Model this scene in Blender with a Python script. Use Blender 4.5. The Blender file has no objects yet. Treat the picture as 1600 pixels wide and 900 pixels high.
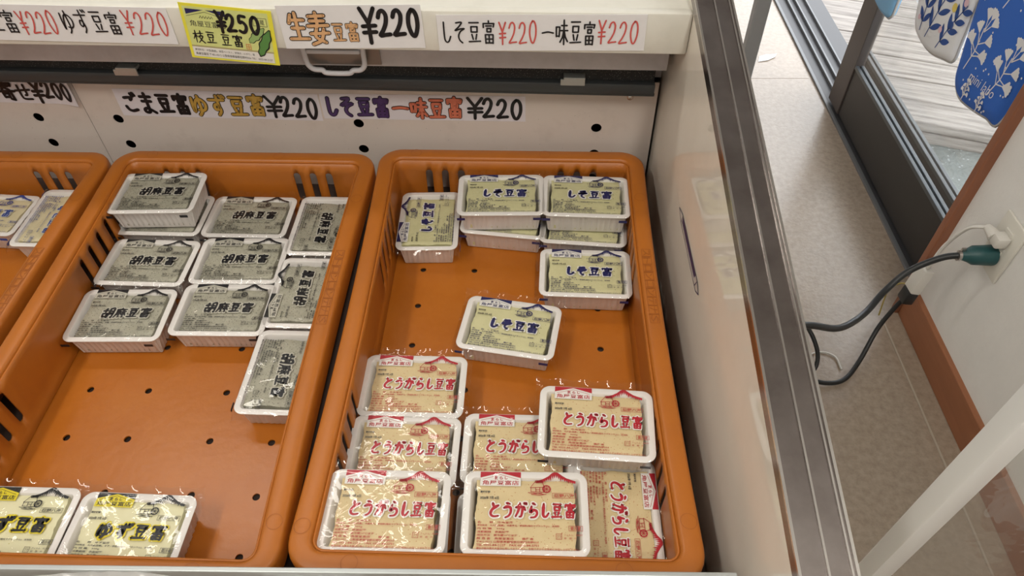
import bpy, bmesh, math, random
from mathutils import Matrix, Vector
random.seed(7)
PI = math.pi
scene = bpy.context.scene
COL = scene.collection

# ------------------------------------------------------------------ camera
cam_d = bpy.data.cameras.new('camera')
cam = bpy.data.objects.new('camera', cam_d)
COL.objects.link(cam)
cam_d.sensor_fit = 'HORIZONTAL'
cam_d.sensor_width = 36.0
cam_d.lens = 1115.0 / 1600.0 * 36.0
cam_d.clip_start = 0.01
rx_, uy_, fw_ = (0.999838, 0.015016, -0.009974), (-0.004482, 0.743, 0.669276), (-0.01746, 0.669123, -0.742946)
cam.matrix_world = Matrix(((rx_[0], uy_[0], -fw_[0], 0.21875), (rx_[1], uy_[1], -fw_[1], -0.23776),
                           (rx_[2], uy_[2], -fw_[2], 0.648), (0, 0, 0, 1)))
scene.camera = cam

# ------------------------------------------------------------------ world, lights, exposure
world = bpy.data.worlds.new('world')
scene.world = world
world.use_nodes = True
wn = world.node_tree.nodes['Background']
wn.inputs[0].default_value = (0.94, 0.97, 1.0, 1)      # overcast daylight
wn.inputs[1].default_value = 4.1

def area_light(name, loc, rot, sx, sy, power, col):
    d = bpy.data.lights.new(name, 'AREA')
    d.shape = 'RECTANGLE'; d.size = sx; d.size_y = sy; d.energy = power; d.color = col
    o = bpy.data.objects.new(name, d); COL.objects.link(o)
    o.location = loc; o.rotation_euler = rot
    return o
# the shop's ceiling fluorescents
for lx, ly, rz, pw in ((-0.75, -0.55, 0, 15.0), (0.55, -0.75, 0, 17.5), (-0.75, 1.0, PI/2, 7.0)):
    area_light('ceiling_lamp_light', (lx, ly, 1.82), (0, 0, rz), 0.14, 1.15, pw, (1.0, 0.95, 0.86))

scene.view_settings.view_transform = 'Standard'
scene.view_settings.look = 'None'
scene.view_settings.gamma = 1.0
scene.view_settings.use_curve_mapping = False
scene.view_settings.exposure = 0.0

# ------------------------------------------------------------------ helpers
def tag(o, label=None, cat=None, group=None, kind=None):
    if label: o['label'] = label
    if cat: o['category'] = cat
    if group: o['group'] = group
    if kind: o['kind'] = kind
    return o

class MB:
    """collects vertices and faces; build() links ONE mesh object"""
    def __init__(self): self.v = []; self.f = []
    def quad(self, a, b, c, d):
        n = len(self.v); self.v += [a, b, c, d]; self.f.append((n, n+1, n+2, n+3)); return self
    def poly(self, pts):
        n = len(self.v); self.v += list(pts); self.f.append(tuple(range(n, n+len(pts)))); return self
    def add(self, vs, fs, M=None):
        n = len(self.v)
        self.v += [tuple(M @ Vector(p)) for p in vs] if M else list(vs)
        self.f += [tuple(i+n for i in f) for f in fs]; return self
    def box(self, x0, x1, y0, y1, z0, z1, bev=0.0, M=None):
        if bev > 0:
            bm = bmesh.new(); bmesh.ops.create_cube(bm, size=1)
            for v in bm.verts:
                v.co = ((x0+x1)/2 + v.co.x*(x1-x0), (y0+y1)/2 + v.co.y*(y1-y0), (z0+z1)/2 + v.co.z*(z1-z0))
            bmesh.ops.bevel(bm, geom=bm.edges[:], offset=bev, segments=2, affect='EDGES', profile=0.5)
            bm.verts.index_update()
            vs = [tuple(v.co) for v in bm.verts]; fs = [tuple(v.index for v in f.verts) for f in bm.faces]
            bm.free(); return self.add(vs, fs, M)
        vs = [(x0,y0,z0),(x1,y0,z0),(x1,y1,z0),(x0,y1,z0),(x0,y0,z1),(x1,y0,z1),(x1,y1,z1),(x0,y1,z1)]
        fs = [(3,2,1,0),(4,5,6,7),(0,1,5,4),(1,2,6,5),(2,3,7,6),(3,0,4,7)]
        return self.add(vs, fs, M)
    def tube(self, pts, rad, seg=10, cap=True, flat=None):
        pts = [Vector(p) for p in pts]; n0 = len(self.v); N = len(pts)
        rr = rad if isinstance(rad, (list, tuple)) else [rad]*N
        t0 = (pts[1]-pts[0]).normalized()
        up = Vector((0,0,1)) if abs(t0.z) < .9 else Vector((1,0,0))
        a = t0.cross(up).normalized()
        for i, p in enumerate(pts):
            t = (pts[min(i+1,N-1)]-pts[max(i-1,0)]).normalized()
            a = (a - t*a.dot(t)).normalized(); b = t.cross(a)
            for k in range(seg):
                th = 2*PI*k/seg
                kb = flat if flat else 1.0
                self.v.append(tuple(p + a*math.cos(th)*rr[i] + b*math.sin(th)*rr[i]*kb))
        for i in range(N-1):
            for k in range(seg):
                k2 = (k+1) % seg
                self.f.append((n0+i*seg+k, n0+i*seg+k2, n0+(i+1)*seg+k2, n0+(i+1)*seg+k))
        if cap:
            self.f.append(tuple(n0+k for k in reversed(range(seg))))
            self.f.append(tuple(n0+(N-1)*seg+k for k in range(seg)))
        return self
    def mesh(self, name, mat, smooth=None):
        me = bpy.data.meshes.new(name); me.from_pydata(self.v, [], self.f)
        if mat: me.materials.append(mat)
        if smooth is not None:
            me.polygons.foreach_set('use_smooth', [True]*len(me.polygons))
            me.update()
            try: me.set_sharp_from_angle(angle=math.radians(smooth))
            except Exception: pass
        me.update(); return me
    def build(self, name, mat, parent=None, smooth=None):
        return link(name, self.mesh(name, mat, smooth), parent)

def link(name, me, parent=None):
    o = bpy.data.objects.new(name, me); COL.objects.link(o)
    if parent: o.parent = parent
    return o
def empty(name, loc=(0,0,0), rz=0):
    o = bpy.data.objects.new(name, None); COL.objects.link(o)
    o.location = loc; o.rotation_euler = (0,0,rz); o.empty_display_size = .02
    return o

def catmull(pts, n=6):
    if len(pts) < 3:
        a, b = Vector(pts[0]), Vector(pts[-1])
        return [tuple(a.lerp(b, i/n)) for i in range(n+1)]
    P = [Vector(p) for p in pts]; P = [P[0]*2-P[1]] + P + [P[-1]*2-P[-2]]
    out = []
    for i in range(1, len(P)-2):
        for k in range(n):
            t = k/n
            out.append(tuple(.5*((2*P[i]) + (P[i+1]-P[i-1])*t + (2*P[i-1]-5*P[i]+4*P[i+1]-P[i+2])*t*t
                                 + (3*P[i]-P[i-1]-3*P[i+1]+P[i+2])*t*t*t)))
    out.append(tuple(P[-2])); return out

def plate(outline, holes, thick, res=1):
    """flat plate with real holes: (verts, faces), z from -thick/2 to thick/2"""
    cu = bpy.data.curves.new('tmp', 'CURVE'); cu.dimensions = '2D'; cu.fill_mode = 'BOTH'; cu.extrude = thick/2
    for loop in [outline] + holes:
        s = cu.splines.new('POLY'); s.points.add(len(loop)-1); s.use_cyclic_u = True
        for p, q in zip(s.points, loop): p.co = (q[0], q[1], 0, 1)
    o = bpy.data.objects.new('tmp', cu); COL.objects.link(o)
    me = bpy.data.meshes.new_from_object(o.evaluated_get(bpy.context.evaluated_depsgraph_get()))
    vs = [tuple(v.co) for v in me.vertices]; fs = [tuple(p.vertices) for p in me.polygons]
    bpy.data.objects.remove(o); bpy.data.curves.remove(cu); bpy.data.meshes.remove(me)
    return vs, fs
def circle(cx, cy, r, n=16, ry=None): return [(cx+r*math.cos(2*PI*k/n), cy+(ry or r)*math.sin(2*PI*k/n)) for k in range(n)]

def rrect(a, b, r, na=6, step=None):
    """rounded rectangle centred at 0: list of (x, y, nx, ny), counter-clockwise"""
    out = []
    for cx, cy, a0 in ((a-r,b-r,0), (-a+r,b-r,90), (-a+r,-b+r,180), (a-r,-b+r,270)):
        arc = []
        for k in range(na+1):
            t = math.radians(a0+90*k/na); arc.append((cx+r*math.cos(t), cy+r*math.sin(t), math.cos(t), math.sin(t)))
        if out and step:
            x0, y0, nx, ny = out[-1]; x1, y1 = arc[0][:2]; d = math.hypot(x1-x0, y1-y0); m = max(1, int(d/step))
            for i in range(1, m): out.append((x0+(x1-x0)*i/m, y0+(y1-y0)*i/m, nx, ny))
        out += arc
    if step:
        x0, y0, nx, ny = out[-1]; x1, y1 = out[0][:2]; d = math.hypot(x1-x0, y1-y0); m = max(1, int(d/step))
        for i in range(1, m): out.append((x0+(x1-x0)*i/m, y0+(y1-y0)*i/m, nx, ny))
    return out
def loft(mb, path, prof, corr=None):
    """prof: list of (offset inward, z[, corrugated])"""
    n0 = len(mb.v); N = len(path)
    for pr in prof:
        for i, (x, y, nx, ny) in enumerate(path):
            o = pr[0] + (corr(i) if len(pr) > 2 and corr else 0)
            mb.v.append((x-nx*o, y-ny*o, pr[1]))
    for j in range(len(prof)-1):
        for i in range(N):
            i2 = (i+1) % N
            mb.f.append((n0+j*N+i, n0+(j+1)*N+i, n0+(j+1)*N+i2, n0+j*N+i2))
    return n0

# ------------------------------------------------------------------ lettering
_tcache = {}
def text_geo(body, bold=0.0, shear=0.0, res=2):
    key = (body, bold, shear, res)
    if key in _tcache: return _tcache[key]
    cu = bpy.data.curves.new('tmp', 'FONT'); cu.body = body; cu.resolution_u = res; cu.offset = bold; cu.shear = shear
    o = bpy.data.objects.new('tmp', cu); COL.objects.link(o)
    me = bpy.data.meshes.new_from_object(o.evaluated_get(bpy.context.evaluated_depsgraph_get()))
    vs = [tuple(v.co) for v in me.vertices]; fs = [tuple(p.vertices) for p in me.polygons]
    bpy.data.objects.remove(o); bpy.data.curves.remove(cu); bpy.data.meshes.remove(me)
    xs = [v[0] for v in vs]; ys = [v[1] for v in vs]
    _tcache[key] = (vs, fs, min(xs), max(xs), min(ys), max(ys)); return _tcache[key]
def put_text(mb, body, x0, x1, y0, y1, z, bold=0.0, shear=0.0, res=2):
    """printed text stretched into the box x0..x1, y0..y1 (x1 None: natural width)"""
    vs, fs, a, b, c, d = text_geo(body, bold, shear, res)
    sy = (y1-y0)/(d-c); sx = (x1-x0)/(b-a) if x1 is not None else sy
    mb.add([(x0+(p[0]-a)*sx, y0+(p[1]-c)*sy, z) for p in vs], fs); return mb

G = {  # hand-lettered strokes, two digits x two digits y
 '豆': '1592 8592;2875 2852;2875 7475 7252;3052 7252;3242 4020;6842 6020;0810 9412',
 '富': '5099 5089;1088 1072;1088 9088 8474;2878 7078;3668 3654;3668 6668 6454;3654 6454;2242 2406;2242 8042 7806;5042 5008;2424 7824;2408 7808',
 'し': '3094 2850 3022 4610 6814 8834',
 'そ': '2890 7092 4874 1858 5464 8866 5854 4236 4818 6806',
 'ご': '2476 4878 7076 6066;1834 2818 5012 8218;7496 8284;8899 9688',
 'ま': '1882 8282;2260 7860;5098 5022 4206 2208 2020 3826 6018 8604',
 'ゆ': '1886 1450 1818 2648 4578 7078 8858 8234 6224 4428;5496 5840 5416 4002',
 'ず': '0678 8878;5298 5446 4030 2840 3656 5250 5824 4204;7299 8090;8899 9690',
 'と': '3095 4464;8080 4262 2036 2616 5008 8612',
 'う': '3896 6690;1864 4872 7464 7838 6414 3602',
 'が': '0868 4272 6468 6440 5812 4408;4096 3250 1210;7274 9050;7699 8488;9099 9888',
 'ら': '3897 6088;3076 2438 4852 7446 8026 6408 3004',
 '一': '0650 5054 9450',
 '味': '0672 0834;0672 3472 3034;0836 3036;4878 9278;3858 9858;6899 6802;6656 5630 3812;7056 8032 9814',
 '生': '2892 1464;2074 8674;2446 8046;5098 5010;0608 9608',
 '麦': '2088 8290;2274 7874;5099 5058;1058 9260;4452 3424 7006;7248 5414 1600;1634 9036',
 '¥': '1698 5056;8698 5056;5056 4800;1848 8450;1830 8432',
 '2': '1472 2890 5496 7480 6652 4026 1206 5008 9010',
 '0': '5097 2478 1642 3408 5804 8236 8274 6494 4494',
 '5': '8094 3094 2458 5064 7844 7218 4404 1412',
 '胡': '0270 4872;2696 2646;0842 1008;0842 4642 4208;1010 4210;6294 6040 5002;6294 9494 9404 8408;6268 9068;6244 9044',
 '麻': '5299 5488;1284 9686;2084 1840 0402;2460 5662;4078 4004;4060 2428;4260 5440;5860 9862;7678 7604;7658 6028;7858 9824',
 '枝': '0470 4672;2698 2602;2666 0430;2862 4446;5076 9678;7298 7258;5254 8856 7028 4402;5650 7420 9802',
 '寄': '5099 5089;1088 1074;1088 9088 8476;3074 7276;5084 3058;5066 7056;0848 9450;2638 2818;2638 5638 5418;2820 5420;7248 7406 5610',
 'せ': '0456 9662;7090 6836 5630;3086 3020 4608 8808',
}
def strokes_of(ch):
    out = []
    for s in G[ch].split(';'):
        p = [(int(t[:2])/100, int(t[2:])/100) for t in s.split()]
        out.append(p)
    return out
def ribbon(mb, pts, w, z, taper=None):
    """flat pen stroke with rounded ends; pts already in final units"""
    N = len(pts); n0 = len(mb.v); rows = []
    for i, p in enumerate(pts):
        a = pts[max(i-1,0)]; b = pts[min(i+1,N-1)]
        dx, dy = b[0]-a[0], b[1]-a[1]; L = math.hypot(dx, dy) or 1e-9
        t = i/(N-1); hw = w*.5*(taper(t) if taper else 1.0)
        nx, ny = -dy/L*hw, dx/L*hw
        mb.v += [(p[0]+nx, p[1]+ny, z), (p[0]-nx, p[1]-ny, z)]
    for i in range(N-1): mb.f.append((n0+2*i+1, n0+2*i+3, n0+2*i+2, n0+2*i))
    for p, i in ((pts[0], 0), (pts[-1], N-1)):
        r = w*.5*(taper(i/(N-1)) if taper else 1.0)
        mb.poly([(p[0]+r*math.cos(2*PI*k/8), p[1]+r*math.sin(2*PI*k/8), z) for k in range(8)])
def hand(mb, chars, x0, x1, y0, y1, w, z, narrow=.62, jit=0.0, taper=None, shear=0.0, seed=1, smooth=True, kj=1.0):
    rnd = random.Random(seed); w_full = w
    cells = [narrow if c in '025¥' else (.78 if c in 'し' else 1.0) for c in chars]
    tot = sum(cells); x = x0
    for c, ce in zip(chars, cells):
        cw = (x1-x0)*ce/tot; px0 = x + cw*.05; pw = cw*.90
        oy = rnd.uniform(-jit, jit)*(y1-y0); sc = 1+rnd.uniform(-jit, jit)
        for st in strokes_of(c):
            z += 4e-6; w = w_full*(kj if c in '豆富胡麻味枝寄' else 1)
            pts = [(px0+p[0]*pw + shear*(y0+p[1]*(y1-y0)*sc-y0), y0+oy+p[1]*(y1-y0)*sc) for p in st]
            if len(pts) > 2 and smooth and not (c in '豆富味胡寄枝' and len(pts) == 3):
                q = [(a, b) for a, b, _ in catmull([(p[0], p[1], 0) for p in pts], 5)]
            elif len(pts) == 2:
                q = [(pts[0][0]+(pts[1][0]-pts[0][0])*k/4, pts[0][1]+(pts[1][1]-pts[0][1])*k/4) for k in range(5)]
            else:   # sharp corner
                ribbon(mb, [pts[0], ((pts[0][0]+pts[1][0])/2, (pts[0][1]+pts[1][1])/2), pts[1]], w, z)
                ribbon(mb, [pts[1], ((pts[1][0]+pts[2][0])/2, (pts[1][1]+pts[2][1])/2), pts[2]], w, z); continue
            ribbon(mb, q, w, z, taper)
        x += cw
    return mb
brush = lambda t: 1.22 - .62*t if t > .12 else .7+4.3*t
def line(mb, pts, w, z):
    for a, b in zip(pts[:-1], pts[1:]): ribbon(mb, [a, ((a[0]+b[0])/2, (a[1]+b[1])/2), b], w, z)
def frame(mb, x0, x1, y0, y1, w, z):
    for a, b, c, d in ((x0,x1,y0,y0+w), (x0,x1,y1-w,y1), (x0,x0+w,y0,y1), (x1-w,x1,y0,y1)):
        mb.quad((a,c,z),(b,c,z),(b,d,z),(a,d,z))

# ------------------------------------------------------------------ materials
def node(nt, typ, **kw):
    n = nt.nodes.new(typ)
    for k, v in kw.items(): setattr(n, k, v)
    return n
def mat(name, col, rough=.5, metal=0.0, spec=.5, noise=None, bump=None, coat=0.0, sub=0.0, specks=None, stretch=None):
    """noise=(scale, second colour, amount) ; bump=(scale, strength, distance) ; specks=(scale, colour, size)"""
    m = bpy.data.materials.new(name); m.use_nodes = True; nt = m.node_tree
    b = nt.nodes['Principled BSDF']
    b.inputs['Base Color'].default_value = (*col, 1); b.inputs['Roughness'].default_value = rough
    b.inputs['Metallic'].default_value = metal; b.inputs['Specular IOR Level'].default_value = spec
    b.inputs['Coat Weight'].default_value = coat; b.inputs['Coat Roughness'].default_value = .06
    if sub:
        b.inputs['Subsurface Weight'].default_value = sub; b.inputs['Subsurface Radius'].default_value = (.004,.003,.002)
        b.inputs['Subsurface Scale'].default_value = 1.0
    tc = node(nt, 'ShaderNodeTexCoord'); vec = tc.outputs['Object']
    if stretch:
        mp = node(nt, 'ShaderNodeMapping'); mp.inputs['Scale'].default_value = stretch
        nt.links.new(vec, mp.inputs['Vector']); vec = mp.outputs['Vector']
    cur = None
    if noise:
        n = node(nt, 'ShaderNodeTexNoise'); n.inputs['Scale'].default_value = noise[0]; n.inputs['Detail'].default_value = 6
        n.inputs['Roughness'].default_value = .65
        nt.links.new(vec, n.inputs['Vector'])
        r = node(nt, 'ShaderNodeValToRGB'); lo, hi = (noise[3], noise[4]) if len(noise) > 4 else (.35, .7)
        r.color_ramp.elements[0].position = lo; r.color_ramp.elements[1].position = hi
        r.color_ramp.elements[0].color = (0,0,0,1); r.color_ramp.elements[1].color = (noise[2],)*3+(1,)
        nt.links.new(n.outputs['Fac'], r.inputs['Fac'])
        mx = node(nt, 'ShaderNodeMix', data_type='RGBA'); mx.inputs['A'].default_value = (*col, 1); mx.inputs['B'].default_value = (*noise[1], 1)
        nt.links.new(r.outputs['Color'], mx.inputs['Factor']); cur = mx.outputs['Result']
    if specks:
        for k, (sc, c2, size) in enumerate(specks):
            v = node(nt, 'ShaderNodeTexVoronoi'); v.inputs['Scale'].default_value = sc
            nt.links.new(vec, v.inputs['Vector'])
            lt = node(nt, 'ShaderNodeMath', operation='LESS_THAN'); lt.inputs[1].default_value = size
            nt.links.new(v.outputs['Distance'], lt.inputs[0])
            mx = node(nt, 'ShaderNodeMix', data_type='RGBA'); mx.inputs['B'].default_value = (*c2, 1)
            if cur: nt.links.new(cur, mx.inputs['A'])
            else: mx.inputs['A'].default_value = (*col, 1)
            nt.links.new(lt.outputs[0], mx.inputs['Factor']); cur = mx.outputs['Result']
    if cur: nt.links.new(cur, b.inputs['Base Color'])
    if bump:
        n = node(nt, 'ShaderNodeTexNoise'); n.inputs['Scale'].default_value = bump[0]; n.inputs['Detail'].default_value = 4
        nt.links.new(vec, n.inputs['Vector'])
        bp = node(nt, 'ShaderNodeBump'); bp.inputs['Strength'].default_value = bump[1]; bp.inputs['Distance'].default_value = bump[2]
        nt.links.new(n.outputs['Fac'], bp.inputs['Height']); nt.links.new(bp.outputs['Normal'], b.inputs['Normal'])
    return m
def clear_mat(name, tint, rough, ior=1.45, milk=0.0, bump=None):
    """thin clear sheet: sees straight through, mirrors by Fresnel, optional milkiness"""
    m = bpy.data.materials.new(name); m.use_nodes = True; nt = m.node_tree
    for n in list(nt.nodes): nt.nodes.remove(n)
    out = node(nt, 'ShaderNodeOutputMaterial'); tr = node(nt, 'ShaderNodeBsdfTransparent'); gl = node(nt, 'ShaderNodeBsdfGlossy')
    tr.inputs[0].default_value = (*tint, 1); gl.inputs['Roughness'].default_value = rough
    fr = node(nt, 'ShaderNodeFresnel')
    ge = node(nt, 'ShaderNodeNewGeometry'); mr = node(nt, 'ShaderNodeMapRange')     # same mirror strength on both sides of the sheet
    mr.inputs['To Min'].default_value = ior; mr.inputs['To Max'].default_value = 1/ior
    nt.links.new(ge.outputs['Backfacing'], mr.inputs['Value']); nt.links.new(mr.outputs['Result'], fr.inputs['IOR'])
    mx = node(nt, 'ShaderNodeMixShader'); nt.links.new(fr.outputs[0], mx.inputs[0])
    base = tr.outputs[0]
    if milk:
        df = node(nt, 'ShaderNodeBsdfDiffuse'); df.inputs[0].default_value = (.8,.8,.78,1)
        m2 = node(nt, 'ShaderNodeMixShader'); m2.inputs[0].default_value = milk
        nt.links.new(tr.outputs[0], m2.inputs[1]); nt.links.new(df.outputs[0], m2.inputs[2]); base = m2.outputs[0]
    nt.links.new(base, mx.inputs[1]); nt.links.new(gl.outputs[0], mx.inputs[2]); nt.links.new(mx.outputs[0], out.inputs[0])
    if bump:
        tc = node(nt, 'ShaderNodeTexCoord'); n = node(nt, 'ShaderNodeTexNoise'); n.inputs['Scale'].default_value = bump[0]; n.inputs['Detail'].default_value = 3
        n.inputs['Distortion'].default_value = 1.2
        nt.links.new(tc.outputs['Object'], n.inputs['Vector'])
        bp = node(nt, 'ShaderNodeBump'); bp.inputs['Strength'].default_value = bump[1]; bp.inputs['Distance'].default_value = bump[2]
        nt.links.new(n.outputs['Fac'], bp.inputs['Height'])
        nt.links.new(bp.outputs['Normal'], gl.inputs['Normal']); nt.links.new(bp.outputs['Normal'], fr.inputs['Normal'])
    return m
M = {}
M['orange'] = mat('orange_plastic', (.45,.136,.012), .42, noise=(9, (.37,.112,.015), .8), bump=(60,.08,.002))
M['orange_base'] = mat('orange_shaded_plastic', (.40,.116,.008), .3, noise=(14, (.45,.145,.018), .8), bump=(90,.12,.002))  # crate floor: the shade inside the crate is put into a darker orange
M['orange_mark'] = mat('orange_moulded_line', (.31,.088,.012), .5)
M['case_white'] = mat('painted_steel_white', (.74,.665,.61), .38, noise=(16, (.55,.48,.43), .55, .55, .8), specks=[(90, (.16,.14,.12), .035)])
M['case_cream'] = mat('painted_steel_cream', (.74,.72,.65), .4, noise=(14, (.55,.53,.46), .5, .5, .8))
M['case_grey'] = mat('painted_grey_plate', (.6,.58,.6), .4, noise=(30, (.42,.4,.4), .5))
M['panel'] = mat('glossy_side_panel', (.84,.79,.70), .04, spec=.24, noise=(12, (.75,.70,.61), .5), coat=.0)
M['steel'] = mat('worn_stainless', (.30,.27,.26), .24, 1.0, noise=(18, (.17,.145,.135), .8), bump=(25,.05,.002))
M['steel_edge'] = mat('bright_steel_bead', (.62,.6,.58), .2, 1.0)
M['alu'] = mat('anodised_aluminium', (.5,.53,.53), .4, .6)
M['dark_alu'] = mat('dark_grey_bar', (.05,.056,.06), .4)
M['mesh'] = mat('black_mesh_fabric', (.028,.028,.028), .8, specks=[(420, (.16,.15,.14), .22)])
M['black_void'] = mat('dark_interior', (.012,.012,.012), .8)
M['deck_shaded'] = mat('case_deck_shaded', (.09,.06,.05), .5)  # grey metal deck; shade and reflected crate orange are put into its colour
M['white_plastic'] = mat('white_plastic', (.72,.72,.76), .35)
M['paper'] = mat('white_card', (.80,.79,.80), .45, noise=(25, (.72,.71,.72), .5))
M['paper_wall'] = mat('lilac_white_card', (.82,.79,.84), .5, noise=(25, (.76,.73,.79), .5))
M['yellow_card'] = mat('yellow_card', (.82,.76,.06), .45)
M['lime_card'] = mat('pale_lime_print', (.68,.72,.28), .5, noise=(70, (.56,.62,.2), .6))
def ink(n, c, r=.35): M[n] = mat('ink_'+n, c, r)
ink('black', (.012,.013,.016)); ink('marker_red', (.62,.10,.09)); ink('marker_gold', (.60,.37,.07)); ink('marker_purple', (.085,.045,.16))
ink('marker_coral', (.70,.20,.12)); ink('marker_tan', (.68,.40,.20)); ink('red', (.44,.016,.03)); ink('navy', (.02,.022,.11)); ink('blue', (.02,.07,.32))
ink('white', (.78,.76,.72)); ink('pale', (.55,.53,.45)); ink('yellow', (.72,.60,.02)); ink('thin_red', (.48,.05,.04)); ink('stamp_red', (.7,.16,.08))
ink('green', (.10,.26,.07)); ink('light_green', (.30,.46,.16)); ink('olive', (.42,.38,.18)); ink('greyblack', (.05,.05,.05))
M['tray'] = mat('tray_white', (.80,.77,.74), .35, sub=.0)
M['film'] = clear_mat('wrapping_film', (.98,.98,.98), .045, 1.45, 0.0, (22,.35,.006))
M['tofu_sesame'] = mat('sesame_tofu', (.43,.415,.325), .5, noise=(90, (.29,.28,.22), .7), specks=[(420, (.10,.10,.08), .20), (200, (.12,.11,.09), .13)])
M['tofu_shiso'] = mat('shiso_tofu', (.64,.61,.35), .5, noise=(40, (.56,.54,.30), .6), specks=[(150, (.12,.13,.05), .10)])
M['tofu_chili'] = mat('chili_tofu', (.69,.555,.315), .5, noise=(60, (.60,.47,.245), .6), specks=[(300, (.50,.22,.10), .14), (140, (.45,.18,.07), .07)])
M['tofu_yuzu'] = mat('yuzu_tofu', (.76,.73,.48), .5, noise=(40, (.7,.66,.4), .5), specks=[(120, (.55,.5,.15), .07)])
M['tofu_plain'] = mat('plain_tofu', (.72,.64,.42), .5, noise=(40, (.64,.56,.34), .5))
M['floor'] = mat('speckled_vinyl_floor', (.39,.315,.245), .24, spec=.75, noise=(70, (.27,.21,.16), .9), bump=(140,.15,.003))
M['wallpaper'] = mat('white_wallpaper', (.80,.79,.77), .75, bump=(260,.22,.003), noise=(20,(.73,.72,.70),.5))
M['ceil'] = mat('ceiling_white', (.75,.74,.72), .8)
M['brown_wood'] = mat('brown_wood_trim', (.30,.115,.055), .45, noise=(26, (.20,.07,.035), .8), stretch=(1,1,.12))
M['brown_base'] = mat('brown_skirting', (.33,.13,.06), .45, noise=(26, (.24,.09,.04), .8), stretch=(1,.12,1))
M['bronze'] = mat('dark_bronze_aluminium', (.030,.027,.026), .42)
M['bronze_light'] = mat('bronze_stile', (.062,.050,.046), .45)
M['sill'] = mat('sill_aluminium', (.055,.055,.060), .42)
M['sill_light'] = mat('sill_pale_edge', (.16,.165,.175), .4, .2)
M['bead'] = mat('glazing_bead', (.075,.085,.095), .35)
M['glass'] = clear_mat('door_glass', (.985,.99,.988), .01, 1.5)
M['vinyl'] = clear_mat('clear_vinyl', (.90,.90,.88), .05, 1.45, .14, (7,.5,.02))
M['plank'] = mat('weathered_plank', (.38,.345,.315), .8, noise=(55, (.11,.095,.086), 1.0, .42, .72), bump=(55,.9,.006), stretch=(.07,1,1))
pnt = M['plank'].node_tree                      # every plank gets its own stretch of grain
pmp = [n for n in pnt.nodes if n.type == 'MAPPING'][0]; poi = node(pnt, 'ShaderNodeObjectInfo')
pml = node(pnt, 'ShaderNodeVectorMath', operation='SCALE'); pml.inputs[0].default_value = (7, 9, 5)
pnt.links.new(poi.outputs['Random'], pml.inputs['Scale']); pnt.links.new(pml.outputs[0], pmp.inputs['Location'])
M['ground'] = mat('wet_concrete', (.20,.22,.21), .7, noise=(9, (.13,.143,.136), .8), bump=(90,.6,.01), specks=[(60, (.34,.36,.36), .2)])
M['post_grey'] = mat('grey_post', (.32,.325,.33), .45, .2)
M['post_white'] = mat('white_post', (.86,.86,.85), .3)
M['outlet'] = mat('outlet_plate', (.70,.68,.62), .35)
M['outlet_dark'] = mat('outlet_slot', (.03,.03,.03), .5)
M['plug_green'] = mat('green_rubber', (.012,.07,.075), .42)
M['rubber'] = mat('black_rubber', (.014,.016,.018), .4)
M['cord_white'] = mat('white_cord', (.66,.64,.6), .4)
M['wire'] = mat('ground_wire', (.45,.34,.07), .4)
M['clamp'] = mat('cord_clamp', (.45,.42,.4), .3, 1.0)
M['cloth_blue'] = mat('blue_cloth', (.028,.135,.55), .8, bump=(500,.3,.001))
M['cloth_white'] = mat('white_cloth', (.76,.77,.80), .8, bump=(500,.3,.001))
M['cloth_light'] = mat('light_blue_cloth', (.2,.42,.66), .8)
M['print_white'] = mat('white_print', (.74,.75,.78), .8)
M['print_navy'] = mat('navy_print', (.02,.07,.28), .8)
M['print_yellow'] = mat('yellow_print', (.76,.6,.15), .8); M['print_pink'] = mat('pink_print', (.72,.5,.56), .8)
M['silver_cloth'] = mat('silver_cloth', (.42,.41,.40), .5)
M['bubble'] = clear_mat('bubble_film', (.80,.79,.80), .12, 1.5, .45)
M['lamp'] = mat('lamp_housing', (.8,.8,.8), .5)
em = bpy.data.materials.new('lamp_tube'); em.use_nodes = True
eb = em.node_tree.nodes['Principled BSDF']; eb.inputs['Emission Color'].default_value = (1,.95,.86,1); eb.inputs['Emission Strength'].default_value = 6.0
M['tube'] = em

# ------------------------------------------------------------------ setting
ZF = -0.60          # shop floor
def struct(name, mb, m, smooth=None): return tag(mb.build(name, m, None, smooth), kind='structure')
floor = struct('floor', MB().box(-2.6, 1.13, -2.6, 3.4, ZF-.05, ZF), M['floor'])
sm = MB().box(-.2, 1.12, 1.788, 1.791, ZF, ZF+.0006).build('floor_seam', M['floor'], floor)
MB().box(1.022, 1.026, -2.4, .80, ZF, ZF+.0012).build('floor_strip', mat('pale_seam', (.42,.36,.29), .4), floor)
WX = 1.075
struct('wall_right', MB().box(WX, WX+.10, -2.6, .816, ZF, 1.9).box(WX, WX+.10, .816, 3.4, 1.42, 1.9), M['wallpaper'])
struct('wall_left', MB().box(-2.7, -2.6, -2.6, 3.4, ZF, 1.9), M['wallpaper'])
struct('wall_front', MB().box(-2.7, 1.175, -2.7, -2.6, ZF, 1.9), M['wallpaper'])
struct('wall_back', MB().box(-2.7, 1.175, 3.4, 3.5, ZF, 1.9), M['wallpaper'])
struct('ceiling', MB().box(-2.7, 1.175, -2.7, 3.5, 1.9, 1.95), M['ceil'])
struct('baseboard_right', MB().box(WX-.011, WX+.005, -2.6, .8145, ZF, ZF+.083, .002), M['brown_base'])
struct('trim_1', MB().box(1.056, 1.178, .815, .834, ZF, 1.42, .002), M['brown_wood'])
struct('trim_2', MB().box(1.056, 1.178, .834, 3.36, 1.38, 1.42, .002), M['brown_wood'])

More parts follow.
